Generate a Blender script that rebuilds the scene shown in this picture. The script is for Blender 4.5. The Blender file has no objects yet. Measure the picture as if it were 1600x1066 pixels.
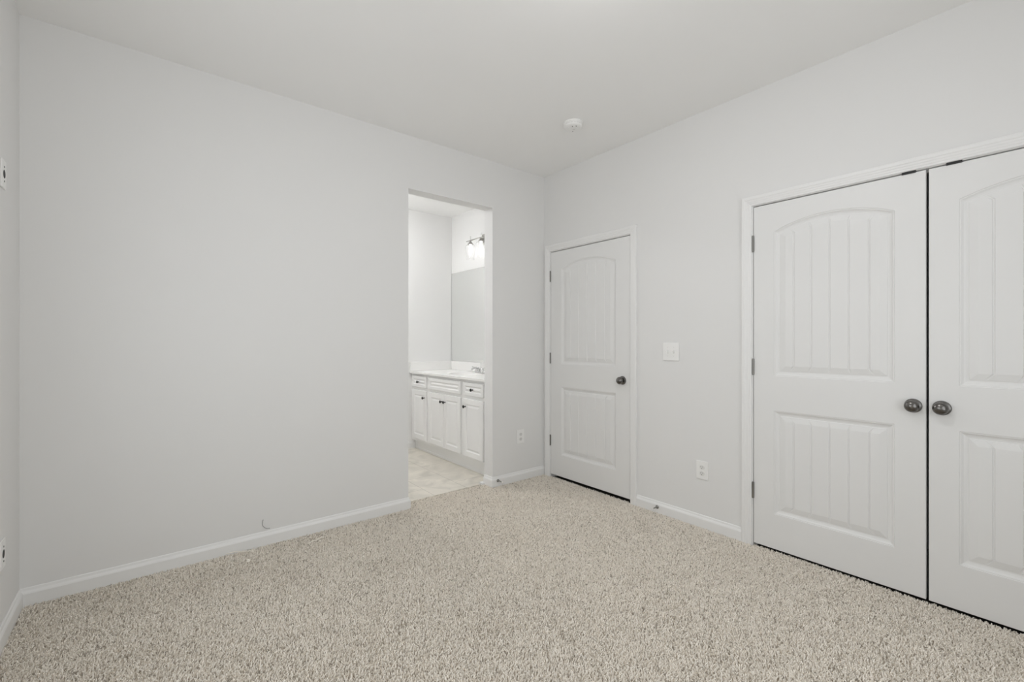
import bpy, bmesh, math, random
import numpy as np
from mathutils import Vector, Matrix
random.seed(7)
rng = np.random.default_rng(7)
S = bpy.context.scene
COL = S.collection
PI = math.pi
R90 = PI / 2
H = 2.74                                   # ceiling height
RX0, RY0 = -3.31, -3.75                    # bedroom: x from RX0 to 0, y from RY0 to 0
BX0, BX1, BY0, BY1 = -2.30, 0.051, 0.115, 1.71   # bathroom

# ------------------------------------------------------------------ camera
cd = bpy.data.cameras.new('camera')
cd.sensor_width = 36.0
cd.lens = 36.0 * 703.0 / 1600.0
cd.clip_start = 0.02
cam = bpy.data.objects.new('camera', cd)
cam.location = (-2.846, -3.051, 1.2273)
cam.rotation_euler = (R90, 0, -math.radians(38.94))
COL.objects.link(cam)
S.camera = cam

# ------------------------------------------------------------------ view, world, daylight
S.view_settings.view_transform = 'Standard'
S.view_settings.look = 'None'
S.view_settings.gamma = 1.0
S.view_settings.use_curve_mapping = False
S.view_settings.exposure = 0.635
S.cycles.max_bounces = 14
S.cycles.diffuse_bounces = 10
S.cycles.glossy_bounces = 6
S.cycles.transparent_max_bounces = 16
W = bpy.data.worlds.new('sky')
S.world = W
W.use_nodes = True
bg = W.node_tree.nodes['Background']
bg.inputs['Color'].default_value = (0.98, 0.99, 1.0, 1)
bg.inputs['Strength'].default_value = 1.62
# overcast sky above, brighter sunlit ground below the horizon
_tc = W.node_tree.nodes.new('ShaderNodeTexCoord')
_sx = W.node_tree.nodes.new('ShaderNodeSeparateXYZ')
_rp = W.node_tree.nodes.new('ShaderNodeValToRGB')
_rp.color_ramp.elements[0].position, _rp.color_ramp.elements[0].color = 0.42, (0.965, 0.983, 1.0, 1)
_rp.color_ramp.elements[1].position, _rp.color_ramp.elements[1].color = 0.56, (0.81, 0.84, 0.86, 1)
_mr = W.node_tree.nodes.new('ShaderNodeMapRange')
_mr.inputs['From Min'].default_value = -1.0
W.node_tree.links.new(_tc.outputs['Generated'], _sx.inputs['Vector'])
W.node_tree.links.new(_sx.outputs['Z'], _mr.inputs['Value'])
W.node_tree.links.new(_mr.outputs['Result'], _rp.inputs['Fac'])
W.node_tree.links.new(_rp.outputs['Color'], bg.inputs['Color'])
# windows (all outside the frame): wall, along0, along1, z0, z1
WINS = [('left', -2.50, -0.90, 0.55, 2.15),
        ('front', -3.05, -0.80, 0.50, 2.25)]  # front window is added behind the camera as fill light


def portal(name, loc, rot, sx, sy):
    l = bpy.data.lights.new(name, 'AREA')
    l.shape = 'RECTANGLE'
    l.size, l.size_y = sx, sy
    l.cycles.is_portal = True
    o = bpy.data.objects.new(name, l)
    o.location, o.rotation_euler = loc, rot
    COL.objects.link(o)


portal('daylight_portal', (RX0 - 0.16, -1.70, 1.35), (0, -R90, 0), 1.6, 1.6)
portal('daylight_portal', (-1.925, RY0 - 0.16, 1.375), (R90, 0, 0), 2.25, 1.75)


# ------------------------------------------------------------------ materials
def mat(name, col, rough=0.5, metal=0.0, spec=0.5, bump=None, emit=None, noise=None):
    m = bpy.data.materials.new(name)
    m.use_nodes = True
    nt = m.node_tree
    b = nt.nodes['Principled BSDF']
    b.inputs['Base Color'].default_value = (*col, 1)
    b.inputs['Roughness'].default_value = rough
    b.inputs['Metallic'].default_value = metal
    b.inputs['Specular IOR Level'].default_value = spec
    if emit:
        b.inputs['Emission Color'].default_value = (*emit[0], 1)
        b.inputs['Emission Strength'].default_value = emit[1]
    tc = nt.nodes.new('ShaderNodeTexCoord')
    if noise:
        n = nt.nodes.new('ShaderNodeTexNoise')
        n.inputs['Scale'].default_value = noise[0]
        n.inputs['Detail'].default_value = 3
        r = nt.nodes.new('ShaderNodeMapRange')
        r.inputs['To Min'].default_value = 1 - noise[1]
        r.inputs['To Max'].default_value = 1 + noise[1]
        x = nt.nodes.new('ShaderNodeVectorMath')
        x.operation = 'SCALE'
        x.inputs[0].default_value = col
        nt.links.new(tc.outputs['Object'], n.inputs['Vector'])
        nt.links.new(n.outputs['Fac'], r.inputs['Value'])
        nt.links.new(r.outputs['Result'], x.inputs['Scale'])
        nt.links.new(x.outputs['Vector'], b.inputs['Base Color'])
    if bump:
        n = nt.nodes.new('ShaderNodeTexNoise')
        n.inputs['Scale'].default_value = bump[0]
        n.inputs['Detail'].default_value = 4
        bp = nt.nodes.new('ShaderNodeBump')
        bp.inputs['Strength'].default_value = bump[1]
        bp.inputs['Distance'].default_value = bump[2]
        nt.links.new(tc.outputs['Object'], n.inputs['Vector'])
        nt.links.new(n.outputs['Fac'], bp.inputs['Height'])
        nt.links.new(bp.outputs['Normal'], b.inputs['Normal'])
    return m


def thin_glass(name, gloss=0.12, tint=(1, 1, 1)):
    m = bpy.data.materials.new(name)
    m.use_nodes = True
    nt = m.node_tree
    nt.nodes.remove(nt.nodes['Principled BSDF'])
    out = nt.nodes['Material Output']
    t = nt.nodes.new('ShaderNodeBsdfTransparent')
    t.inputs['Color'].default_value = (*tint, 1)
    g = nt.nodes.new('ShaderNodeBsdfGlossy')
    g.inputs['Roughness'].default_value = 0.05
    lw = nt.nodes.new('ShaderNodeLayerWeight')
    lw.inputs['Blend'].default_value = 0.5
    pw = nt.nodes.new('ShaderNodeMath')
    pw.operation = 'POWER'
    pw.inputs[1].default_value = 3.0
    mr = nt.nodes.new('ShaderNodeMapRange')
    mr.inputs['To Min'].default_value = 0.04
    mr.inputs['To Max'].default_value = gloss
    mx = nt.nodes.new('ShaderNodeMixShader')
    nt.links.new(lw.outputs['Facing'], pw.inputs[0])
    nt.links.new(pw.outputs['Value'], mr.inputs['Value'])
    nt.links.new(mr.outputs['Result'], mx.inputs['Fac'])
    nt.links.new(t.outputs['BSDF'], mx.inputs[1])
    nt.links.new(g.outputs['BSDF'], mx.inputs[2])
    nt.links.new(mx.outputs['Shader'], out.inputs['Surface'])
    return m


M = {}
M['wall'] = mat('wall_paint', (0.776, 0.774, 0.767), 0.75, spec=0.25, bump=(260, 0.10, 0.0006))
M['ceiling'] = mat('ceiling_paint', (0.885, 0.884, 0.877), 0.9, spec=0.15, bump=(180, 0.10, 0.0006))
M['bath_wall'] = mat('bathroom_paint', (0.80, 0.799, 0.792), 0.7, spec=0.25, bump=(260, 0.10, 0.0006))
M['trim'] = mat('trim_paint', (0.826, 0.825, 0.818), 0.38, spec=0.45)
M['door'] = mat('door_paint', (0.790, 0.789, 0.782), 0.42, spec=0.4, bump=(90, 0.05, 0.0004))
M['cabinet'] = mat('cabinet_paint', (0.825, 0.824, 0.818), 0.4, spec=0.4)
M['counter'] = mat('cultured_marble', (0.86, 0.855, 0.84), 0.18, spec=0.5, noise=(6, 0.02))
M['plastic'] = mat('white_plastic', (0.86, 0.857, 0.845), 0.35)
M['plastic_shade'] = mat('light_grey_plastic', (0.74, 0.736, 0.72), 0.4)
M['slot'] = mat('dark_slot', (0.03, 0.03, 0.03), 0.7)
M['nickel'] = mat('brushed_nickel', (0.175, 0.168, 0.16), 0.24, metal=1.0, bump=(300, 0.03, 0.0003))
M['hinge'] = mat('satin_nickel_hinge', (0.27, 0.265, 0.25), 0.38, metal=1.0)
M['chrome'] = mat('chrome', (0.72, 0.72, 0.72), 0.12, metal=1.0)
M['fixture'] = mat('brushed_nickel_fixture', (0.42, 0.41, 0.39), 0.35, metal=1.0)
M['black'] = mat('matte_black_metal', (0.012, 0.011, 0.010), 0.35, spec=0.4)
M['mirror'] = mat('mirror_silver', (0.90, 0.91, 0.90), 0.0, metal=1.0)
M['mirror_edge'] = mat('mirror_edge', (0.16, 0.17, 0.16), 0.3)
M['rubber'] = mat('white_rubber', (0.75, 0.74, 0.72), 0.6)
M['bulb'] = mat('lit_bulb', (0.9, 0.9, 0.9), 0.4, emit=((1.0, 0.99, 0.975), 4.0))
M['fill_dome'] = mat('bedroom_fill_glow', (0.9, 0.9, 0.9), 0.4, emit=((0.985, 0.985, 1.0), 20.0))  # glow of the added bedroom fill lamp
M['bath_fill_dome'] = mat('bathroom_fill_glow', (0.9, 0.9, 0.9), 0.4, emit=((0.99, 0.99, 1.0), 40.0))  # glow of the added bathroom fill lamp
M['shade_glass'] = thin_glass('clear_shade_glass', 0.45)
M['window_glass'] = thin_glass('window_glass', 0.35)
M['fibre'] = mat('pale_fibre', (0.94, 0.90, 0.82), 0.6)
M['wire'] = mat('grey_wire', (0.20, 0.20, 0.19), 0.5)
M['subfloor'] = mat('subfloor_gap_shade', (0.045, 0.036, 0.028), 0.7, noise=(9, 0.2))  # dark brown stands in for the shade in the gaps under the doors
M['dark_room'] = mat('closet_paint', (0.70, 0.69, 0.67), 0.8)


def carpet_material(name, hair):
    m = bpy.data.materials.new(name)
    m.use_nodes = True
    nt = m.node_tree
    b = nt.nodes['Principled BSDF']
    b.inputs['Roughness'].default_value = 0.9
    b.inputs['Specular IOR Level'].default_value = 0.1
    if hair:
        hi = nt.nodes.new('ShaderNodeHairInfo')
        ramp = nt.nodes.new('ShaderNodeValToRGB')
        e = ramp.color_ramp.elements
        e[0].position, e[0].color = 0.0, (0.40, 0.36, 0.305, 1)
        e[1].position, e[1].color = 1.0, (0.91, 0.868, 0.797, 1)
        e2 = ramp.color_ramp.elements.new(0.45)
        e2.color = (0.86, 0.812, 0.737, 1)
        e3 = ramp.color_ramp.elements.new(0.08)
        e3.color = (0.76, 0.708, 0.63, 1)
        e4 = ramp.color_ramp.elements.new(0.065)
        e4.color = (0.52, 0.475, 0.41, 1)
        nt.links.new(hi.outputs['Random'], ramp.inputs['Fac'])
        nt.links.new(ramp.outputs['Color'], b.inputs['Base Color'])
    else:
        b.inputs['Base Color'].default_value = (0.42, 0.375, 0.32, 1)
    return m


M['carpet_back'] = carpet_material('carpet_backing', False)
M['carpet'] = carpet_material('carpet_yarn', True)


def tile_material():
    m = bpy.data.materials.new('floor_tile')
    m.use_nodes = True
    nt = m.node_tree
    b = nt.nodes['Principled BSDF']
    b.inputs['Roughness'].default_value = 0.45
    tc = nt.nodes.new('ShaderNodeTexCoord')
    mp = nt.nodes.new('ShaderNodeMapping')
    mp.inputs['Rotation'].default_value = (0, 0, R90)
    mp.inputs['Location'].default_value = (0.02, 0.155, 0)
    br = nt.nodes.new('ShaderNodeTexBrick')
    br.inputs['Scale'].default_value = 1.0
    br.inputs['Brick Width'].default_value = 0.61
    br.inputs['Row Height'].default_value = 0.305
    br.inputs['Mortar Size'].default_value = 0.0022
    br.inputs['Mortar Smooth'].default_value = 0.3
    br.inputs['Color1'].default_value = (0.63, 0.605, 0.545, 1)
    br.inputs['Color2'].default_value = (0.67, 0.645, 0.585, 1)
    br.inputs['Mortar'].default_value = (0.40, 0.38, 0.34, 1)
    nz = nt.nodes.new('ShaderNodeTexNoise')
    nz.inputs['Scale'].default_value = 4.5
    nz.inputs['Detail'].default_value = 6
    nz.inputs['Distortion'].default_value = 1.2
    ramp = nt.nodes.new('ShaderNodeValToRGB')
    ramp.color_ramp.elements[0].position = 0.3
    ramp.color_ramp.elements[0].color = (0.83, 0.82, 0.80, 1)
    ramp.color_ramp.elements[1].position = 0.7
    ramp.color_ramp.elements[1].color = (1.12, 1.10, 1.08, 1)
    mx = nt.nodes.new('ShaderNodeMix')
    mx.data_type = 'RGBA'
    mx.blend_type = 'MULTIPLY'
    mx.inputs['Factor'].default_value = 1.0
    L = nt.links.new
    L(tc.outputs['Object'], mp.inputs['Vector'])
    L(mp.outputs['Vector'], br.inputs['Vector'])
    L(tc.outputs['Object'], nz.inputs['Vector'])
    L(nz.outputs['Fac'], ramp.inputs['Fac'])
    L(br.outputs['Color'], mx.inputs['A'])
    L(ramp.outputs['Color'], mx.inputs['B'])
    L(mx.outputs['Result'], b.inputs['Base Color'])
    return m


M['tile'] = tile_material()


# ------------------------------------------------------------------ helpers
def tag(o, label=None, cat=None, group=None, kind=None):
    if label: o['label'] = label
    if cat: o['category'] = cat
    if group: o['group'] = group
    if kind: o['kind'] = kind
    return o


def empty(name, loc=(0, 0, 0), rz=0.0):
    o = bpy.data.objects.new(name, None)
    o.location = loc
    o.rotation_euler = (0, 0, rz)
    o.empty_display_size = 0.05
    COL.objects.link(o)
    return o


def obj(name, bm, m, parent=None, loc=(0, 0, 0), rz=0.0, smooth=None):
    bmesh.ops.recalc_face_normals(bm, faces=bm.faces)
    me = bpy.data.meshes.new(name)
    bm.to_mesh(me)
    bm.free()
    me.materials.append(m)
    if smooth:
        me.polygons.foreach_set('use_smooth', [True] * len(me.polygons))
        me.set_sharp_from_angle(angle=smooth)
    o = bpy.data.objects.new(name, me)
    COL.objects.link(o)
    o.location = loc
    o.rotation_euler = (0, 0, rz)
    if parent: o.parent = parent
    return o


def copy_tree(o, parent=None):
    c = o.copy()
    COL.objects.link(c)
    c.parent = parent
    for ch in list(o.children):
        copy_tree(ch, c)
    return c


def box(bm, x0, x1, y0, y1, z0, z1, bev=0.0, seg=2):
    v = [bm.verts.new((x, y, z)) for x in (x0, x1) for y in (y0, y1) for z in (z0, z1)]
    f = [bm.faces.new([v[i] for i in q]) for q in
         ((0, 1, 3, 2), (4, 6, 7, 5), (0, 4, 5, 1), (2, 3, 7, 6), (0, 2, 6, 4), (1, 5, 7, 3))]
    if bev:
        bmesh.ops.recalc_face_normals(bm, faces=f)
        es = list({e for q in f for e in q.edges})
        bmesh.ops.bevel(bm, geom=es, offset=bev, segments=seg, affect='EDGES', profile=0.5)


def BM(*boxes, bev=0.0):
    bm = bmesh.new()
    for b in boxes: box(bm, *b, bev=bev)
    return bm


def lathe(bm, prof, c=(0, 0, 0), axis='-Y', seg=32, sx=1.0, sz=1.0):
    """prof: (radius, distance along axis)"""
    rings = []
    for r, a in prof:
        ring = []
        if r < 1e-6:
            pts = [(0, 0)]
        else:
            pts = [(r * math.cos(2 * PI * k / seg), r * math.sin(2 * PI * k / seg)) for k in range(seg)]
        for p, q in pts:
            p *= sx; q *= sz
            if axis == '-Y': co = (p, -a, q)
            elif axis == 'Z': co = (p, q, a)
            else: co = (a, p, q)
            ring.append(bm.verts.new((co[0] + c[0], co[1] + c[1], co[2] + c[2])))
        rings.append(ring)
    for A, B in zip(rings, rings[1:]):
        if len(A) == 1 and len(B) == 1: continue
        if len(A) == 1:
            for k in range(seg): bm.faces.new((A[0], B[k], B[(k + 1) % seg]))
        elif len(B) == 1:
            for k in range(seg): bm.faces.new((A[k], B[0], A[(k + 1) % seg]))
        else:
            for k in range(seg): bm.faces.new((A[k], B[k], B[(k + 1) % seg], A[(k + 1) % seg]))
    for ring in (rings[0], rings[-1]):
        if len(ring) > 1: bm.faces.new(ring)


def tube(bm, pts, r, seg=10, r1=None):
    pts = [Vector(p) for p in pts]
    n = len(pts)
    up = Vector((0, 0, 1))
    rings = []
    for i, p in enumerate(pts):
        t = (pts[min(i + 1, n - 1)] - pts[max(i - 1, 0)]).normalized()
        a = t.cross(up)
        if a.length < 1e-3: a = t.cross(Vector((1, 0, 0)))
        a.normalize()
        b = t.cross(a).normalized()
        rr = r if r1 is None else r + (r1 - r) * i / (n - 1)
        rings.append([bm.verts.new(p + rr * (a * math.cos(2 * PI * k / seg) + b * math.sin(2 * PI * k / seg))) for k in range(seg)])
    for A, B in zip(rings, rings[1:]):
        for k in range(seg): bm.faces.new((A[k], B[k], B[(k + 1) % seg], A[(k + 1) % seg]))
    bm.faces.new(rings[0]); bm.faces.new(rings[-1])


def sweep(bm, rings):
    """rings of equal point lists, capped"""
    V = [[bm.verts.new(p) for p in r] for r in rings]
    n = len(V[0])
    for A, B in zip(V, V[1:]):
        for k in range(n): bm.faces.new((A[k], B[k], B[(k + 1) % n], A[(k + 1) % n]))
    bm.faces.new(V[0]); bm.faces.new(V[-1])


def panel_slab(x0, x1, z0, z1, T, panels, profile, chamfer=0.0):
    """A slab whose front (local y=0, facing -y) carries sunk moulded panels.
    panels: (px0, px1, pz0, pz1, rise, grooves); profile: (inset, depth)."""
    bm = bmesh.new()
    c = chamfer
    fr = [bm.verts.new(p) for p in ((x0 + c, 0, z0 + c), (x1 - c, 0, z0 + c), (x1 - c, 0, z1 - c), (x0 + c, 0, z1 - c))]
    rings = [fr]
    if c:
        rings.append([bm.verts.new(p) for p in ((x0, c, z0), (x1, c, z0), (x1, c, z1), (x0, c, z1))])
    rings.append([bm.verts.new(p) for p in ((x0, T, z0), (x1, T, z0), (x1, T, z1), (x0, T, z1))])
    for A, B in zip(rings, rings[1:]):
        for k in range(4): bm.faces.new((A[k], A[(k + 1) % 4], B[(k + 1) % 4], B[k]))
    bm.faces.new(rings[-1])
    edges = [bm.edges.get((fr[k], fr[(k + 1) % 4])) for k in range(4)]
    for (px0, px1, pz0, pz1, rise, grooves) in panels:
        D = profile[-1][0]
        cx = (px0 + px1) / 2
        hw = (px1 - px0) / 2
        if rise:
            R = (hw * hw + rise * rise) / (2 * rise)
            zc = pz1 + rise - R
        # s positions across the field
        fx0, fx1 = px0 + D, px1 - D
        xs = {fx0: 0, fx1: 0}
        for g in grooves:
            for d, dep in ((-0.0055, 0), (-0.0015, 1), (0.0015, 1), (0.0055, 0)):
                xs[g + d] = dep
        base = sorted(xs)
        full = []
        nsub = 4 if rise else 1
        for a, b2 in zip(base, base[1:]):
            full.append((a, xs[a]))
            if b2 - a > 0.02:
                for k in range(1, nsub): full.append((a + (b2 - a) * k / nsub, 0))
        full.append((base[-1], xs[base[-1]]))
        loops = []
        for li, (d, dep) in enumerate(profile):
            last = li == len(profile) - 1
            bot, top = [], []
            for x, g in full:
                s = (x - fx0) / (fx1 - fx0)
                xx = px0 + d + s * (px1 - px0 - 2 * d)
                zt = pz1 - d if not rise else zc + math.sqrt(max((R - d) ** 2 - (xx - cx) ** 2, 0))
                y = dep + (0.0045 if (last and g) else 0)
                bot.append(bm.verts.new((xx, y, pz0 + d)))
                top.append(bm.verts.new((xx, y, zt)))
            loops.append((bot, top))
        n = len(full)
        for (b0, t0), (b1, t1) in zip(loops, loops[1:]):
            for k in range(n - 1):
                bm.faces.new((b0[k], b0[k + 1], b1[k + 1], b1[k]))
                bm.faces.new((t0[k], t1[k], t1[k + 1], t0[k + 1]))
            bm.faces.new((b0[0], b1[0], t1[0], t0[0]))
            bm.faces.new((b0[-1], t0[-1], t1[-1], b1[-1]))
        b1, t1 = loops[-1]
        for k in range(n - 1): bm.faces.new((b1[k], b1[k + 1], t1[k + 1], t1[k]))
        b0, t0 = loops[0]
        lp = b0 + t0[::-1]
        for k in range(len(lp)):
            a, b2 = lp[k], lp[(k + 1) % len(lp)]
            e = bm.edges.get((a, b2)) or bm.edges.new((a, b2))
            edges.append(e)
    bmesh.ops.triangle_fill(bm, use_beauty=True, use_dissolve=False, edges=edges, normal=(0, -1, 0))
    return bm


def lit_wall(name, boxes, m, label):
    return tag(obj(name, BM(*boxes), m), label, 'wall', kind='structure')


# ------------------------------------------------------------------ room shell
T = 0.115
OX0, OX1, OZ = -1.360, -0.592, 2.350        # opening to the bathroom
lit_wall('wall_back', [(RX0 - T, OX0, 0, T, -0.05, H), (OX0, OX1, 0, T, OZ, H), (OX1, 0.0, 0, T, -0.05, H)], M['wall'],
         'plain pale grey bedroom wall with the bathroom opening cut through it')
D1 = (-0.069, -0.976, 2.054)                # wall opening: y from, y to, top
D2 = (-1.832, -3.434, 2.058)
lit_wall('wall_right', [(0, T, D1[0], T, -0.05, H), (0, T, D1[1], D1[0], D1[2], H), (0, T, D2[0], D1[1], -0.05, H),
                        (0, T, D2[1], D2[0], D2[2], H), (0, T, RY0 - T, D2[1], -0.05, H)], M['wall'],
         'pale grey bedroom wall holding the single door and the double closet doors')
wl = WINS[0]
lit_wall('wall_left', [(RX0 - T, RX0, wl[2], 0, -0.05, H), (RX0 - T, RX0, RY0 - T, wl[1], -0.05, H),
                       (RX0 - T, RX0, wl[1], wl[2], -0.05, wl[3]), (RX0 - T, RX0, wl[1], wl[2], wl[4], H)], M['wall'],
         'pale grey bedroom wall at the far left with two cable plates')
wf = WINS[1]
lit_wall('wall_front', [(RX0, wf[1], RY0 - T, RY0, -0.05, H), (wf[2], 0, RY0 - T, RY0, -0.05, H),
                        (wf[1], wf[2], RY0 - T, RY0, -0.05, wf[3]), (wf[1], wf[2], RY0 - T, RY0, wf[4], H)], M['wall'],
         'pale grey bedroom wall behind the camera with an added fill window')
tag(obj('ceiling', BM((RX0 - T, T, RY0 - T, T, H, H + 0.1)), M['ceiling']), 'smooth white bedroom ceiling', 'ceiling', kind='structure')
tag(obj('floor', BM((RX0 - T, 0.80, RY0 - T, 0.13, -0.12, -0.016)), M['subfloor']), 'subfloor under the beige bedroom carpet, coloured dark as shade under the doors', 'floor', kind='structure')
# bathroom
lit_wall('wall_bathroom_far', [(BX0 - T, BX1, BY1, BY1 + T, -0.05, H)], M['bath_wall'], 'bright bathroom wall at the end of the vanity')
lit_wall('wall_bathroom_right', [(BX1, BX1 + T, T, BY1 + T, -0.05, H)], M['bath_wall'], 'bathroom wall carrying the mirror and vanity light')
lit_wall('wall_bathroom_left', [(BX0 - T, BX0, T, BY1, -0.05, H)], M['bath_wall'], 'bathroom wall opposite the mirror')
tag(obj('ceiling_bathroom', BM((BX0 - T, BX1 + T, T, BY1 + T, H, H + 0.1)), M['ceiling']), 'white bathroom ceiling', 'ceiling', kind='structure')
tag(obj('floor_bathroom', BM((BX0 - T, BX1 + T, 0.13, BY1 + T, -0.12, -0.006)), M['tile']), 'beige stone-look tile floor of the bathroom', 'floor', kind='structure')
# dark spaces behind the doors
for nm, y0, y1 in (('wall_closet', -3.60, -1.66), ('wall_hall', -1.10, 0.05)):
    X1 = 0.78
    tag(obj(nm, BM((X1, X1 + 0.05, y0, y1, -0.05, 2.5), (T, X1, y0 - 0.05, y0, -0.05, 2.5), (T, X1, y1, y1 + 0.05, -0.05, 2.5),
                   (T, X1 + 0.05, y0 - 0.05, y1 + 0.05, 2.5, 2.55)), M['dark_room']),
        'closet walls behind the double doors' if nm == 'wall_closet' else 'walls of the space behind the single door', 'wall', kind='structure')


# windows outside the frame
def window(name, loc, rz, w, h, label):
    e = tag(empty(name, loc, rz), label, 'window', kind='structure')
    bm = bmesh.new()
    f = 0.05
    for b in ((-w / 2, -w / 2 + f), (w / 2 - f, w / 2)): box(bm, b[0], b[1], 0.02, 0.08, 0, h)
    for z0, z1 in ((0, f), (h - f, h), (h / 2 - 0.02, h / 2 + 0.02)): box(bm, -w / 2 + f, w / 2 - f, 0.02, 0.08, z0, z1)
    obj('window_frame', bm, M['trim'], e)
    obj('window_pane', BM((-w / 2 + f, w / 2 - f, 0.045, 0.050, f, h / 2 - 0.02), (-w / 2 + f, w / 2 - f, 0.045, 0.050, h / 2 + 0.02, h - f)), M['window_glass'], e)
    bm = bmesh.new()
    box(bm, -w / 2 - 0.05, w / 2 + 0.05, -0.03, 0.02, -0.03, 0.0, bev=0.004)
    obj('window_sill', bm, M['trim'], e)
    return e


window('window_1', (RX0, (wl[1] + wl[2]) / 2, wl[3]), R90, wl[2] - wl[1], wl[4] - wl[3], 'white framed bedroom window in the left wall')
window('window_fill', ((wf[1] + wf[2]) / 2, RY0, wf[3]), PI, wf[2] - wf[1], wf[4] - wf[3], 'added white framed fill window behind the camera')

# ------------------------------------------------------------------ baseboards
BP = [(0, 0), (0.013, 0), (0.013, 0.064), (0.0105, 0.071), (0.0065, 0.078), (0.0045, 0.088), (0.002, 0.091), (0, 0.091)]


def baseboard(name, path, label, z=-0.012):
    """path: points on the wall face in plan; board projects to the right of travel"""
    bm = bmesh.new()
    P = [Vector((p[0], p[1])) for p in path]
    rings = []
    for i, p in enumerate(P):
        ns = []
        for a, b in ((i - 1, i), (i, i + 1)):
            if 0 <= a and b < len(P):
                d = (P[b] - P[a]).normalized()
                ns.append(Vector((d.y, -d.x)))
        if len(ns) == 2:
            n = (ns[0] + ns[1]).normalized()
            n = n / n.dot(ns[0])
        else:
            n = ns[0]
        rings.append([(p.x + n.x * t, p.y + n.y * t, z + h) for t, h in BP])
    sweep(bm, rings)
    return tag(obj(name, bm, M['trim']), label, 'baseboard', kind='structure')


baseboard('baseboard_left', [(RX0, RY0), (RX0, -0.0)], 'white baseboard along the far left wall')
baseboard('baseboard_back', [(RX0, 0), (OX0, 0), (OX0, T)], 'long white baseboard left of the bathroom opening')
baseboard('baseboard_back_right', [(OX1, T), (OX1, 0), (-0.0, 0)], 'short white baseboard right of the bathroom opening')
baseboard('baseboard_right', [(0, -1.018), (0, -1.787)], 'white baseboard between the single door and the closet doors')
baseboard('baseboard_bathroom_far', [(BX0, BY1), (-0.435, BY1)], 'white bathroom baseboard beside the vanity')
bm = bmesh.new()
box(bm, -0.622, -0.578, 0.100, 0.152, -0.010, 0.010, bev=0.003)
tag(obj('trim_threshold', bm, M['trim']), 'short white strip of shoe moulding at the foot of the opening', 'trim', kind='structure')

# ------------------------------------------------------------------ casings, jambs and doors
CP = [(0, 0), (0, 0.008), (0.003, 0.0105), (0.010, 0.0105), (0.014, 0.0125), (0.022, 0.0130), (0.026, 0.0150),
      (0.034, 0.0155), (0.038, 0.0178), (0.052, 0.0182), (0.056, 0.0165), (0.057, 0.013), (0.057, 0)]


def casing(name, yl, yr, ztop, jl, jr, jz, label):
    """yl / yr world y of inner casing edges on the right wall; jl / jr / jz inner jamb faces"""
    e = tag(empty(name, (0, yl, 0), -R90), label, 'door trim', kind='structure')
    w = yl - yr
    bm = bmesh.new()
    rings = [[(-u, -t, -0.012) for u, t in CP], [(-u, -t, ztop + u) for u, t in CP],
             [(w + u, -t, ztop + u) for u, t in CP], [(w + u, -t, -0.012) for u, t in CP]]
    sweep(bm, rings)
    obj('casing', bm, M['trim'], e)
    a, b = yl - jl, yl - jr
    bm = bmesh.new()
    q = 0.0175
    box(bm, a - q, a, 0.0005, T - 0.0005, -0.012, jz + q)
    box(bm, b, b + q, 0.0005, T - 0.0005, -0.012, jz + q)
    box(bm, a, b, 0.0005, T - 0.0005, jz, jz + q)
    # door stop strips
    box(bm, a, a + 0.011, 0.041, 0.075, -0.012, jz)
    box(bm, b - 0.011, b, 0.041, 0.075, -0.012, jz)
    box(bm, a + 0.011, b - 0.011, 0.041, 0.075, jz - 0.011, jz)
    obj('jamb', bm, M['trim'], e)
    return e


casing('trim_1', -0.082, -0.963, 2.041, -0.087, -0.958, 2.036, 'white moulded casing around the single door')
casing('trim_2', -1.845, -3.421, 2.043, -1.850, -3.416, 2.040, 'white moulded casing around the double closet doors')

DPROF = [(0, 0), (0.0020, 0.0028), (0.0060, 0.0028), (0.0135, 0.0085), (0.0220, 0.0112), (0.0295, 0.0118), (0.0310, 0.0095), (0.0600, 0.0030)]


def knob_part(name, parent, x, z, y=0.0):
    k = empty_part = None
    bm = bmesh.new()
    lathe(bm, [(0.0, 0.0), (0.0335, 0.0), (0.0335, 0.003), (0.031, 0.0075), (0.022, 0.0105), (0.0125, 0.013), (0.0110, 0.016)], (x, y, z), seg=40)
    rose = obj('rose', bm, M['nickel'], None, smooth=0.6)
    bm = bmesh.new()
    prof = [(0.0110, 0.014), (0.0112, 0.020), (0.0150, 0.0245), (0.0215, 0.0275)]
    for k in range(13):
        t = k / 12 * PI / 2
        prof.append((0.0285 * math.cos(t) if k < 12 else 0.0, 0.0365 + 0.0215 * math.sin(t)))
    prof.insert(4, (0.0262, 0.0315))
    lathe(bm, prof, (x, y, z), seg=40)
    kn = obj('knob', bm, M['nickel'], parent, smooth=0.7)
    kn['label'] = 'brushed nickel knob'
    rose.parent = kn
    return kn


def hinge_part(parent, x, z):
    bm = bmesh.new()
    lathe(bm, [(0.0, -0.049), (0.004, -0.049), (0.0065, -0.047), (0.0065, -0.016), (0.0060, -0.0155), (0.0060, -0.0150), (0.0065, -0.0145),
               (0.0065, 0.0145), (0.0060, 0.0150), (0.0060, 0.0155), (0.0065, 0.016), (0.0065, 0.047), (0.004, 0.049), (0.0, 0.049)],
          (x, -0.0055, z), axis='Z', seg=16)
    box(bm, x - 0.0042, x + 0.0042, -0.004, 0.0008, z - 0.046, z + 0.046)
    h = obj('hinge', bm, M['hinge'], parent, smooth=0.6)
    h['label'] = 'satin nickel hinge'
    return h


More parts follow.
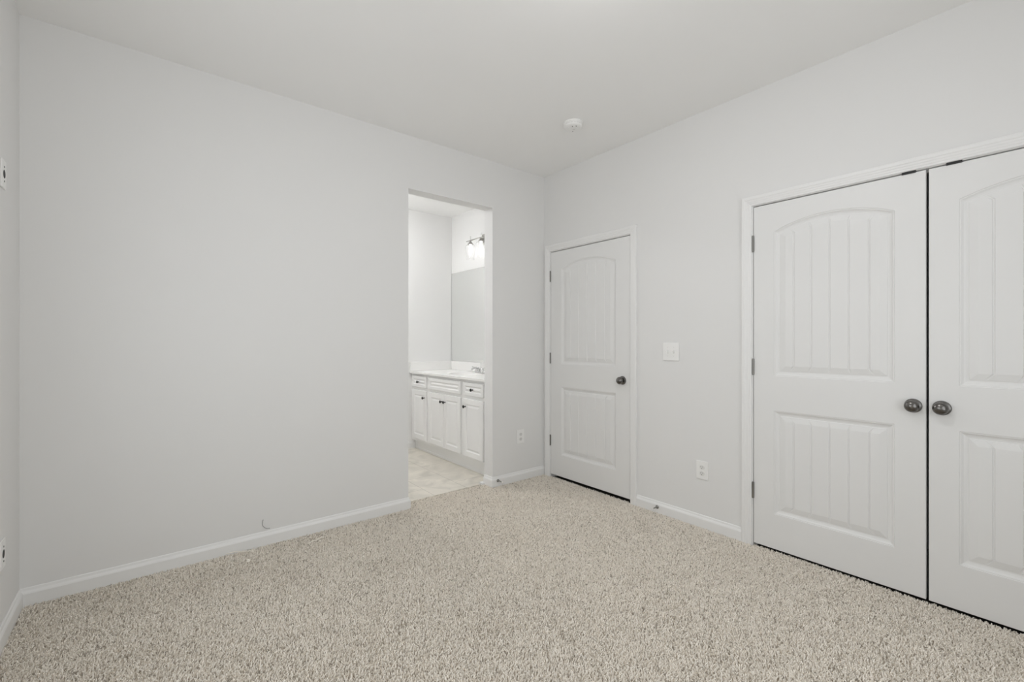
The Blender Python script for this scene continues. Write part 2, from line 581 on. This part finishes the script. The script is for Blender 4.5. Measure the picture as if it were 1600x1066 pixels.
def door(name, yl, w, z0, z1, hinge_left, grooves, knob_from_free, margin, label, catch=None, zs=(1.815, 1.072, 0.328)):
    e = tag(empty(name, (0.0015, yl, 0), -R90), label, 'door', kind='structure')
    pw = w - 2 * margin
    gs = [w / 2 + (k - 2) * 0.086 * pw / 0.548 for k in range(5)] if grooves else []
    bm = panel_slab(0, w, z0, z1, 0.035, [(margin, w - margin, 1.022, 1.868, 0.060, gs), (margin, w - margin, 0.214, 0.820, 0, gs)], DPROF, 0.0015)
    obj('door_leaf', bm, M['door'], e)
    hx = -0.0015 if hinge_left else w + 0.0015
    for z in zs: hinge_part(e, hx, z)
    knob_part('knob', e, w - knob_from_free if hinge_left else knob_from_free, 0.918 if catch else 0.923)
    if catch:
        bm = bmesh.new()
        box(bm, catch - 0.026, catch + 0.026, -0.0028, 0.020, z1 + 0.0004, z1 + 0.0052)
        box(bm, catch - 0.026, catch + 0.026, -0.0035, -0.0018, z1 - 0.003, z1 + 0.0085)
        c = obj('ball_catch', bm, M['slot'], e)
        c['label'] = 'dark metal ball catch plate'
    return e


door('door_1', -0.0895, 0.8655, 0.022, 2.030, True, True, 0.070, 0.132, 'white two-panel arched single door in the corner by the opening')
door('door_2', -1.853, 0.775, 0.010, 2.034, True, True, 0.045, 0.114, 'white plank-panel closet door, left leaf of the pair', catch=0.714)
door('door_3', -2.638, 0.775, 0.010, 2.034, False, True, 0.045, 0.102, 'white plank-panel closet door, right leaf of the pair', catch=0.086)

# ------------------------------------------------------------------ carpet
CZ = -0.012


def in_carpet(x, y):
    room = (x > RX0 + 0.012) & (x < -0.012) & (y > RY0 + 0.012) & (y < -0.012)
    opening = (x > OX0 + 0.012) & (x < OX1 - 0.012) & (y >= -0.012) & (y < 0.128 - 0.030 * (x - OX0) / (OX1 - OX0))
    under1 = (x >= -0.012) & (x < 0.006) & (y < -0.09) & (y > -0.955)
    under2 = (x >= -0.012) & (x < 0.006) & (y < -1.853) & (y > -3.413)
    return room | opening | under1 | under2


bm = bmesh.new()
for x0, x1, y0, y1 in ((RX0, 0, RY0, 0), (OX0, OX1, 0, 0.124), (0, 0.012, -0.957, -0.088), (0, 0.012, -3.415, -1.851)):
    box(bm, x0, x1, y0, y1, CZ - 0.004, CZ)
carpet = tag(obj('carpet', bm, M['carpet_back']), 'beige cut-pile bedroom carpet running wall to wall', 'carpet', kind='stuff')


def make_pile():
    sp = 0.0058
    xs = np.arange(RX0, 0.08, sp)
    ys = np.arange(RY0, 0.14, sp)
    gx, gy = np.meshgrid(xs, ys)
    gx = gx.ravel() + rng.uniform(-0.5, 0.5, gx.size) * sp
    gy = gy.ravel() + rng.uniform(-0.5, 0.5, gy.size) * sp
    k = in_carpet(gx, gy)
    gx, gy = gx[k], gy[k]
    n = gx.size

    def field(scale, seed):
        r = np.random.default_rng(seed)
        v = np.zeros(n)
        for _ in range(10):
            a = r.uniform(0, 2 * PI); f = scale * r.uniform(0.6, 1.5); p = r.uniform(0, 2 * PI)
            v += np.sin((gx * math.cos(a) + gy * math.sin(a)) * f + p)
        return v / 3.2
    # lean: loose clumps that lie the same way, plus free scatter
    ang = 1.3 * field(300, 1) + 0.5 * field(12, 2) + rng.normal(0, 1.3, n)
    lean = np.clip(0.0055 + 0.0008 * field(60, 3) + rng.normal(0, 0.0022, n), 0.001, 0.011)
    hgt = np.clip(0.0128 + 0.0030 * field(430, 4) + rng.normal(0, 0.0012, n), 0.006, 0.018)
    dx, dy = np.cos(ang) * lean, np.sin(ang) * lean
    wob = rng.normal(0, 0.0012, (n, 2))
    P = np.zeros((n, 4, 3), np.float32)
    for j, t in enumerate((0.0, 0.4, 0.75, 1.0)):
        s = t ** 1.7
        P[:, j, 0] = gx + dx * s + wob[:, 0] * math.sin(t * PI)
        P[:, j, 1] = gy + dy * s + wob[:, 1] * math.sin(t * PI)
        P[:, j, 2] = CZ - 0.001 + hgt * (t - 0.12 * t * t) * 1.05
    # keep the tips inside the room and off the boards
    rad = np.empty((n, 4), np.float32)
    r0 = rng.uniform(0.0016, 0.0023, n)
    for j, q in enumerate((0.85, 1.0, 1.0, 0.72)): rad[:, j] = r0 * q
    hc = bpy.data.hair_curves.new('carpet_pile')
    hc.add_curves([4] * n)
    hc.attributes['position'].data.foreach_set('vector', P.reshape(-1))
    ra = hc.attributes.get('radius') or hc.attributes.new('radius', 'FLOAT', 'POINT')
    ra.data.foreach_set('value', rad.reshape(-1))
    hc.materials.append(M['carpet'])
    o = bpy.data.objects.new('carpet_pile', hc)
    COL.objects.link(o)
    o.parent = carpet
    o['kind'] = 'stuff'
    return n


print('yarns', make_pile())

# ------------------------------------------------------------------ small wall fittings
def outlet(loc, rz, label):
    e = tag(empty('electrical_outlet', loc, rz), label, 'outlet', 'duplex wall outlets')
    bm = bmesh.new()
    box(bm, -0.040, 0.040, -0.006, 0.0, -0.061, 0.061, bev=0.0025)
    obj('cover_plate', bm, M['plastic'], e)
    for s in (1, -1):
        zc = s * 0.0205
        bm = bmesh.new()
        lathe(bm, [(0.0, 0.0055), (0.0172, 0.0055), (0.0172, 0.0072), (0.0160, 0.0082), (0.0, 0.0082)], (0, 0, zc), seg=28, sz=0.86)
        r = obj('receptacle', bm, M['plastic_shade'], e, smooth=0.5)
        obj('slot', BM((-0.0075, -0.0055, -0.0086, -0.0078, zc - 0.001, zc + 0.007)), M['slot'], r)
        obj('slot', BM((0.0055, 0.0075, -0.0086, -0.0078, zc, zc + 0.007)), M['slot'], r)
        bm = bmesh.new()
        lathe(bm, [(0.0, 0.0078), (0.0024, 0.0078), (0.0024, 0.0086), (0.0, 0.0086)], (0, 0, zc - 0.0075), seg=12)
        obj('slot', bm, M['slot'], r)
    bm = bmesh.new()
    lathe(bm, [(0.0, 0.0055), (0.0035, 0.0055), (0.003, 0.0072), (0.0, 0.0075)], seg=12)
    obj('screw', bm, M['plastic'], e, smooth=0.5)
    return e


outlet((-0.286, 0, 0.382), 0, 'white duplex outlet low on the wall right of the bathroom opening')
outlet((0, -1.530, 0.374), -R90, 'white duplex outlet low on the wall between the single door and closet doors')

e = tag(empty('light_switch', (0, -1.302, 1.152), -R90), 'white two-gang toggle light switch on the wall between the doors', 'light switch')
bm = bmesh.new()
box(bm, -0.0625, 0.0625, -0.0065, 0.0, -0.0625, 0.0625, bev=0.003)
obj('cover_plate', bm, M['plastic'], e)
for sx, up in ((-0.023, -1), (0.023, 1)):
    bm = bmesh.new()
    box(bm, sx - 0.0058, sx + 0.0058, -0.0074, -0.0055, -0.0125, 0.0125)
    b = obj('toggle_slot', bm, M['plastic_shade'], e)
    bm = bmesh.new()
    pts = [(-0.0045, -0.0075), (-0.0040, -0.018)]
    z0, z1 = (-0.006, 0.006)
    sh = up * 0.007
    v = []
    for xx, yy, dz, q in ((0.0045, -0.007, 0, 1), (0.0036, -0.019, sh, 0.7)):
        v.append([(sx - xx, yy, dz + z0 * q), (sx + xx, yy, dz + z0 * q), (sx + xx, yy, dz + z1 * q), (sx - xx, yy, dz + z1 * q)])
    sweep(bm, v)
    obj('toggle', bm, M['plastic'], e)
    for zz in (-0.030, 0.030):
        bm = bmesh.new()
        lathe(bm, [(0.0, 0.006), (0.0032, 0.006), (0.0028, 0.0076), (0.0, 0.0079)], (sx, 0, zz), seg=12)
        obj('screw', bm, M['plastic_shade'], e, smooth=0.5)


def cable_plate(y, z, label):
    e = tag(empty('cable_plate', (RX0, y, z), R90), label, 'wall plate', 'cable wall plates')
    bm = bmesh.new()
    box(bm, -0.035, 0.035, -0.006, 0.0, -0.058, 0.058, bev=0.002)
    obj('cover_plate', bm, M['plastic'], e)
    bm = bmesh.new()
    lathe(bm, [(0.0, 0.0058), (0.017, 0.0058), (0.017, 0.0066), (0.0, 0.0066)], (0, 0, 0), seg=28)
    h = obj('cable_hole', bm, M['slot'], e)
    h['label'] = 'dark round cable hole'
    for s in (1, -1):
        bm = bmesh.new()
        lathe(bm, [(0.0, 0.0055), (0.0042, 0.0055), (0.0036, 0.0076), (0.0, 0.0080)], (0, 0, s * 0.0295), seg=14)
        c = obj('screw', bm, M['wire'], e, smooth=0.5)
        c['label'] = 'dark screw'
    return e


cable_plate(-0.318, 1.909, 'white cable plate with dark round hole, high on the left wall')
cable_plate(-0.330, 0.362, 'white cable plate with dark round hole, low on the left wall')

# smoke detector
e = tag(empty('smoke_detector', (-0.553, -0.888, H)), 'round white smoke detector on the bedroom ceiling', 'smoke detector')
bm = bmesh.new()
lathe(bm, [(0.0, 0.0), (0.067, 0.0), (0.067, -0.008), (0.064, -0.011)][::1] + [(0.0, -0.011)], axis='Z', seg=48)
obj('mounting_base', bm, M['plastic'], e, smooth=0.5)
bm = bmesh.new()
lathe(bm, [(0.0, -0.011), (0.0625, -0.011), (0.0625, -0.024), (0.060, -0.030), (0.052, -0.036), (0.046, -0.0375), (0.040, -0.0375), (0.038, -0.040), (0.0, -0.042)], axis='Z', seg=48)
obj('body', bm, M['plastic'], e, smooth=0.5)
bm = bmesh.new()
for k in range(20):
    a = 2 * PI * k / 20
    m4 = Matrix.Rotation(a, 4, 'Z')
    n0 = len(bm.verts)
    bm.verts.ensure_lookup_table()
    box(bm, 0.0600, 0.0633, -0.006, 0.006, -0.0215, -0.0175)
    bm.verts.ensure_lookup_table()
    bmesh.ops.transform(bm, matrix=m4, verts=bm.verts[n0:])
obj('vent_slots', bm, M['plastic_shade'], e)
bm = bmesh.new()
lathe(bm, [(0.0, -0.0405), (0.010, -0.0405), (0.010, -0.0435), (0.0085, -0.0445), (0.0, -0.0445)], (0.004, -0.004, 0), axis='Z', seg=24)
obj('test_button', bm, M['plastic_shade'], e, smooth=0.5)
for dx, dy in ((-0.030, -0.022), (0.024, 0.026), (-0.012, -0.040)):
    bm = bmesh.new()
    lathe(bm, [(0.0, -0.036), (0.0032, -0.036), (0.0032, -0.0415), (0.0, -0.0418)], (dx, dy, 0), axis='Z', seg=12)
    obj('indicator', bm, M['wire'], e)


def door_stop(loc, rz, label):
    e = tag(empty('door_stop', loc, rz), label, 'door stop', 'rigid door stops on the baseboards')
    bm = bmesh.new()
    lathe(bm, [(0.0, 0.0), (0.0125, 0.0), (0.0125, 0.003), (0.0095, 0.007), (0.0055, 0.010), (0.0042, 0.014), (0.0042, 0.060), (0.0, 0.060)], seg=20)
    o = obj('rod', bm, M['hinge'], e, smooth=0.6)
    o['label'] = 'nickel rod'
    bm = bmesh.new()
    lathe(bm, [(0.0, 0.058), (0.0075, 0.058), (0.0085, 0.061), (0.0085, 0.070), (0.0070, 0.0735), (0.0, 0.074)], seg=20)
    o = obj('tip', bm, M['rubber'], e, smooth=0.6)
    o['label'] = 'white rubber tip'
    return e


door_stop((-0.545, -0.013, 0.046), 0, 'nickel door stop on the short baseboard right of the bathroom opening')
door_stop((-0.013, -1.200, 0.040), -R90, 'nickel door stop on the baseboard right of the single door')

# added fill lamps, unseen above the frame: one per room, to brighten it
def fill_lamp(loc, label, fill_dome):
    e = tag(empty('fill_lamp', loc), label, 'lamp')
    bm = bmesh.new()
    lathe(bm, [(0.0, 0.0), (0.17, 0.0), (0.17, -0.02), (0.165, -0.025), (0.0, -0.025)], axis='Z', seg=48)
    obj('lamp_base', bm, M['fixture'], e, smooth=0.5)
    bm = bmesh.new()
    lathe(bm, [(0.0, -0.025)] + [(0.16 * math.cos(t * PI / 16), -0.026 - 0.06 * math.sin(t * PI / 16)) for t in range(8)] + [(0.0, -0.086)], axis='Z', seg=48)
    obj('lamp_shade', bm, fill_dome, e, smooth=0.8)


fill_lamp((-1.62, -2.02, H), 'added round white flush fill lamp in the middle of the bedroom ceiling', M['fill_dome'])
fill_lamp((-1.35, 1.25, H), 'added round white flush fill lamp on the bathroom ceiling', M['bath_fill_dome'])

# ------------------------------------------------------------------ bathroom vanity
VX, VY = -0.485, 0.950                       # face-frame plane, middle of the cabinet


def V(y): return VY - y                      # world y to local x


vc = tag(empty('vanity_cabinet', (VX, VY, 0), -R90), 'white raised-panel vanity cabinet with black knobs in the bathroom', 'vanity cabinet')
xl, xr = V(1.708), V(0.120)
bm = bmesh.new()
box(bm, xl, xr, 0.0, 0.020, 0.100, 0.862)
box(bm, xl, xl + 0.018, 0.020, 0.530, 0.100, 0.862)
box(bm, xr - 0.018, xr, 0.020, 0.530, 0.100, 0.862)
box(bm, xl + 0.018, xr - 0.018, 0.020, 0.530, 0.100, 0.118)
obj('body', bm, M['cabinet'], vc)
bm = bmesh.new()
box(bm, xl, xr, 0.045, 0.528, -0.006, 0.100)
box(bm, xl, xr, 0.039, 0.045, -0.006, 0.014)
obj('toe_kick', bm, M['cabinet'], vc)
FPROF = [(0, 0), (0.004, 0.0), (0.007, 0.004), (0.012, 0.0055), (0.016, 0.0055), (0.034, 0.0012)]
RPROF = [(0, 0), (0.002, 0.0025), (0.008, 0.006), (0.013, 0.0065), (0.030, 0.0012)]


def front(name, yl, yr, z0, z1, frame):
    bm = panel_slab(V(yl), V(yr), z0, z1, 0.019, [(V(yl) + frame, V(yr) - frame, z0 + frame, z1 - frame, 0, [])], RPROF, 0.003)
    for v in bm.verts: v.co.y -= 0.0192
    return obj(name, bm, M['cabinet'], vc)


def black_knob(parent, y, z):
    bm = bmesh.new()
    lathe(bm, [(0.0, 0.0), (0.0075, 0.0), (0.0065, 0.003), (0.0048, 0.006), (0.0048, 0.014), (0.010, 0.018), (0.0150, 0.022), (0.0150, 0.025), (0.011, 0.029), (0.0, 0.031)],
          (V(y), -0.0190, z), seg=20)
    k = obj('knob', bm, M['black'], parent, smooth=0.6)
    k['label'] = 'black knob'


p = front('drawer', 1.660, 1.334, 0.712, 0.833, 0.030); black_knob(p, 1.497, 0.772)
p = front('drawer', 0.590, 0.265, 0.712, 0.833, 0.030); black_knob(p, 0.4275, 0.772)
front('false_drawer_front', 1.271, 0.646, 0.712, 0.833, 0.030)
p = front('cabinet_door', 1.660, 1.334, 0.135, 0.680, 0.050); black_knob(p, 1.372, 0.605)
p = front('cabinet_door', 1.271, 0.9610, 0.135, 0.680, 0.050); black_knob(p, 0.990, 0.605)
p = front('cabinet_door', 0.9560, 0.646, 0.135, 0.680, 0.050); black_knob(p, 0.927, 0.605)
p = front('cabinet_door', 0.590, 0.265, 0.135, 0.680, 0.050); black_knob(p, 0.552, 0.605)

# countertop with oval bowl
ct = tag(empty('vanity_countertop', (VX, VY, 0.862), -R90), 'glossy white vanity countertop with splash boards and sunken basin', 'countertop')
bm = bmesh.new()
x0, x1, y0, y1, tz = xl + 0.0005, V(0.118), -0.030, 0.5335, 0.020
ov = [(0.0 + 0.235 * math.cos(2 * PI * k / 48), 0.235 + 0.165 * math.sin(2 * PI * k / 48)) for k in range(48)]
outer = [bm.verts.new(p) for p in ((x0, y0, tz), (x1, y0, tz), (x1, y1, tz), (x0, y1, tz))]
low = [bm.verts.new(p) for p in ((x0, y0, 0.0005), (x1, y0, 0.0005), (x1, y1, 0.0005), (x0, y1, 0.0005))]
for k in range(4): bm.faces.new((outer[k], outer[(k + 1) % 4], low[(k + 1) % 4], low[k]))
hole = [bm.verts.new((a, b, tz)) for a, b in ov]
es = [bm.edges.get((outer[k], outer[(k + 1) % 4])) for k in range(4)]
es += [bm.edges.new((hole[k], hole[(k + 1) % 48])) for k in range(48)]
bmesh.ops.triangle_fill(bm, use_beauty=True, edges=es, normal=(0, 0, 1))
obj('slab', bm, M['counter'], ct)
bm = bmesh.new()
rings = []
for r, z in ((1.0, 0.020), (0.985, 0.014), (0.95, -0.005), (0.86, -0.050), (0.66, -0.085), (0.36, -0.102), (0.08, -0.106)):
    rings.append([bm.verts.new((a * r, 0.235 + (b - 0.235) * r, z)) for a, b in ov])
for A, B in zip(rings, rings[1:]):
    for k in range(48): bm.faces.new((A[k], B[k], B[(k + 1) % 48], A[(k + 1) % 48]))
bm.faces.new(rings[-1])
obj('basin', bm, M['counter'], ct, smooth=1.0)
bm = bmesh.new()
box(bm, x0 + 0.020, x1, y1 - 0.019, y1 - 0.0005, tz, 0.122, bev=0.003)
obj('backsplash', bm, M['counter'], ct)
bm = bmesh.new()
box(bm, x0, x0 + 0.019, y0 + 0.006, y1 - 0.0005, tz, 0.122, bev=0.003)
obj('sidesplash', bm, M['counter'], ct)

# faucet
fa = tag(empty('faucet', (-0.060, VY + 0.006, 0.882), -R90), 'chrome two-handle faucet on the vanity countertop', 'faucet')
bm = bmesh.new()
box(bm, -0.078, 0.078, -0.026, 0.026, 0.0005, 0.018, bev=0.008, seg=3)
obj('base', bm, M['chrome'], fa, smooth=0.6)
bm = bmesh.new()
tube(bm, [(0, 0.004, 0.015), (0, 0.000, 0.036), (0, -0.014, 0.052), (0, -0.045, 0.058), (0, -0.085, 0.052), (0, -0.105, 0.036)], 0.013, 14, 0.010)
obj('spout', bm, M['chrome'], fa, smooth=0.8)
for s in (-1, 1):
    bm = bmesh.new()
    lathe(bm, [(0.0, 0.012), (0.022, 0.012), (0.020, 0.030), (0.015, 0.044), (0.010, 0.050), (0.0, 0.052)], (s * 0.051, 0, 0), axis='Z', seg=20)
    tube(bm, [(s * 0.051, 0, 0.044), (s * 0.085, -0.006, 0.056), (s * 0.125, -0.012, 0.064)], 0.0075, 10, 0.0055)
    obj('handle', bm, M['chrome'], fa, smooth=0.7)
bm = bmesh.new()
tube(bm, [(0, 0.018, 0.016), (0, 0.018, 0.105)], 0.0028, 8)
lathe(bm, [(0.0, 0.103), (0.0055, 0.103), (0.0055, 0.111), (0.0, 0.113)], (0, 0.018, 0), axis='Z', seg=12)
obj('drain_lift_rod', bm, M['chrome'], fa, smooth=0.7)

# mirror
mi = tag(empty('wall_mirror', (BX1, VY, 0.986), -R90), 'large frameless wall mirror above the vanity', 'mirror')
obj('glass', BM((V(1.703), V(0.19), -0.0060, -0.0055, 0.0, 1.064)), M['mirror'], mi)
obj('backing', BM((V(1.7055), V(0.1885), -0.0054, -0.0005, 0.0, 1.065)), M['mirror_edge'], mi)

# vanity light
vl = tag(empty('vanity_light', (BX1, VY, 2.352), -R90), 'three-shade nickel vanity light above the bathroom mirror', 'light fixture')
bm = bmesh.new()
box(bm, -0.09, 0.09, -0.022, -0.0005, -0.055, 0.055, bev=0.004)
obj('back_plate', bm, M['fixture'], vl)
bm = bmesh.new()
tube(bm, [(-0.285, -0.095, 0), (0.285, -0.095, 0)], 0.0065, 10)
tube(bm, [(-0.05, -0.02, 0), (-0.05, -0.095, 0)], 0.005, 8)
tube(bm, [(0.05, -0.02, 0), (0.05, -0.095, 0)], 0.005, 8)
obj('bar', bm, M['fixture'], vl, smooth=0.6)
for dx in (-0.205, 0.0, 0.205):
    bm = bmesh.new()
    tube(bm, [(dx, -0.095, -0.012), (dx, -0.095, 0.048)], 0.0042, 8)
    st = obj('stem', bm, M['fixture'], vl, smooth=0.6)
    bm = bmesh.new()
    lathe(bm, [(0.0, -0.005), (0.006, -0.006), (0.010, -0.014), (0.034, -0.044), (0.034, -0.047), (0.0, -0.047)], (dx, -0.095, 0), axis='Z', seg=24)
    obj('cap', bm, M['fixture'], st, smooth=0.6)
    bm = bmesh.new()
    pr = [(0.036, -0.046), (0.054, -0.058), (0.059, -0.075), (0.057, -0.105), (0.049, -0.150), (0.043, -0.195), (0.044, -0.215)]
    V1 = []
    seg = 32
    for r, z in pr:
        V1.append([bm.verts.new((dx + r * math.cos(2 * PI * k / seg), -0.095 + r * math.sin(2 * PI * k / seg), z)) for k in range(seg)])
    for A, B in zip(V1, V1[1:]):
        for k in range(seg): bm.faces.new((A[k], B[k], B[(k + 1) % seg], A[(k + 1) % seg]))
    sh = obj('shade', bm, M['shade_glass'], st, smooth=1.0)
    sm = sh.modifiers.new('thickness', 'SOLIDIFY')
    sm.thickness = 0.003
    bm = bmesh.new()
    lathe(bm, [(0.0, -0.047), (0.013, -0.048), (0.013, -0.075), (0.016, -0.090), (0.0205, -0.108), (0.021, -0.122), (0.018, -0.138), (0.010, -0.148), (0.0, -0.150)], (dx, -0.095, 0), axis='Z', seg=24)
    obj('bulb', bm, M['bulb'], st, smooth=1.0)

# ------------------------------------------------------------------ scraps
def strand(name, pts, r, m, label, cat):
    bm = bmesh.new()
    tube(bm, pts, r, 8)
    return tag(obj(name, bm, m, smooth=1.0), label, cat)


strand('thread', [(-2.10, -0.180, 0.010), (-2.075, -0.170, 0.014), (-2.05, -0.172, 0.014), (-2.02, -0.150, 0.013), (-1.995, -0.140, 0.010)], 0.0022, M['fibre'],
       'pale curved thread lying on the carpet near the long baseboard', 'thread')
strand('thread', [(-2.50, -0.022, 0.010), (-2.46, -0.035, 0.014), (-2.42, -0.060, 0.014), (-2.385, -0.070, 0.010)], 0.0024, M['fibre'],
       'straight pale thread on the carpet against the long baseboard', 'thread')
bm = bmesh.new()
sweep(bm, [[(-0.009, -0.004, 0), (0.008, -0.006, 0), (0.010, 0.003, 0.002), (-0.006, 0.006, 0.001)], [(-0.006, -0.003, 0.014), (0.006, -0.003, 0.010), (0.006, 0.002, 0.011), (-0.004, 0.004, 0.013)]])
tag(obj('paper_scrap', bm, M['fibre'], loc=(-2.416, -0.197, 0.0075)), 'tiny pale scrap lying on the carpet below the baseboard', 'scrap')
strand('wire', [(-2.309, -0.004, 0.152), (-2.314, -0.007, 0.134), (-2.312, -0.010, 0.117), (-2.302, -0.013, 0.104), (-2.288, -0.014, 0.096), (-2.274, -0.012, 0.094)], 0.0014, M['wire'],
       'thin curved grey wire poking out above the long baseboard', 'wire')
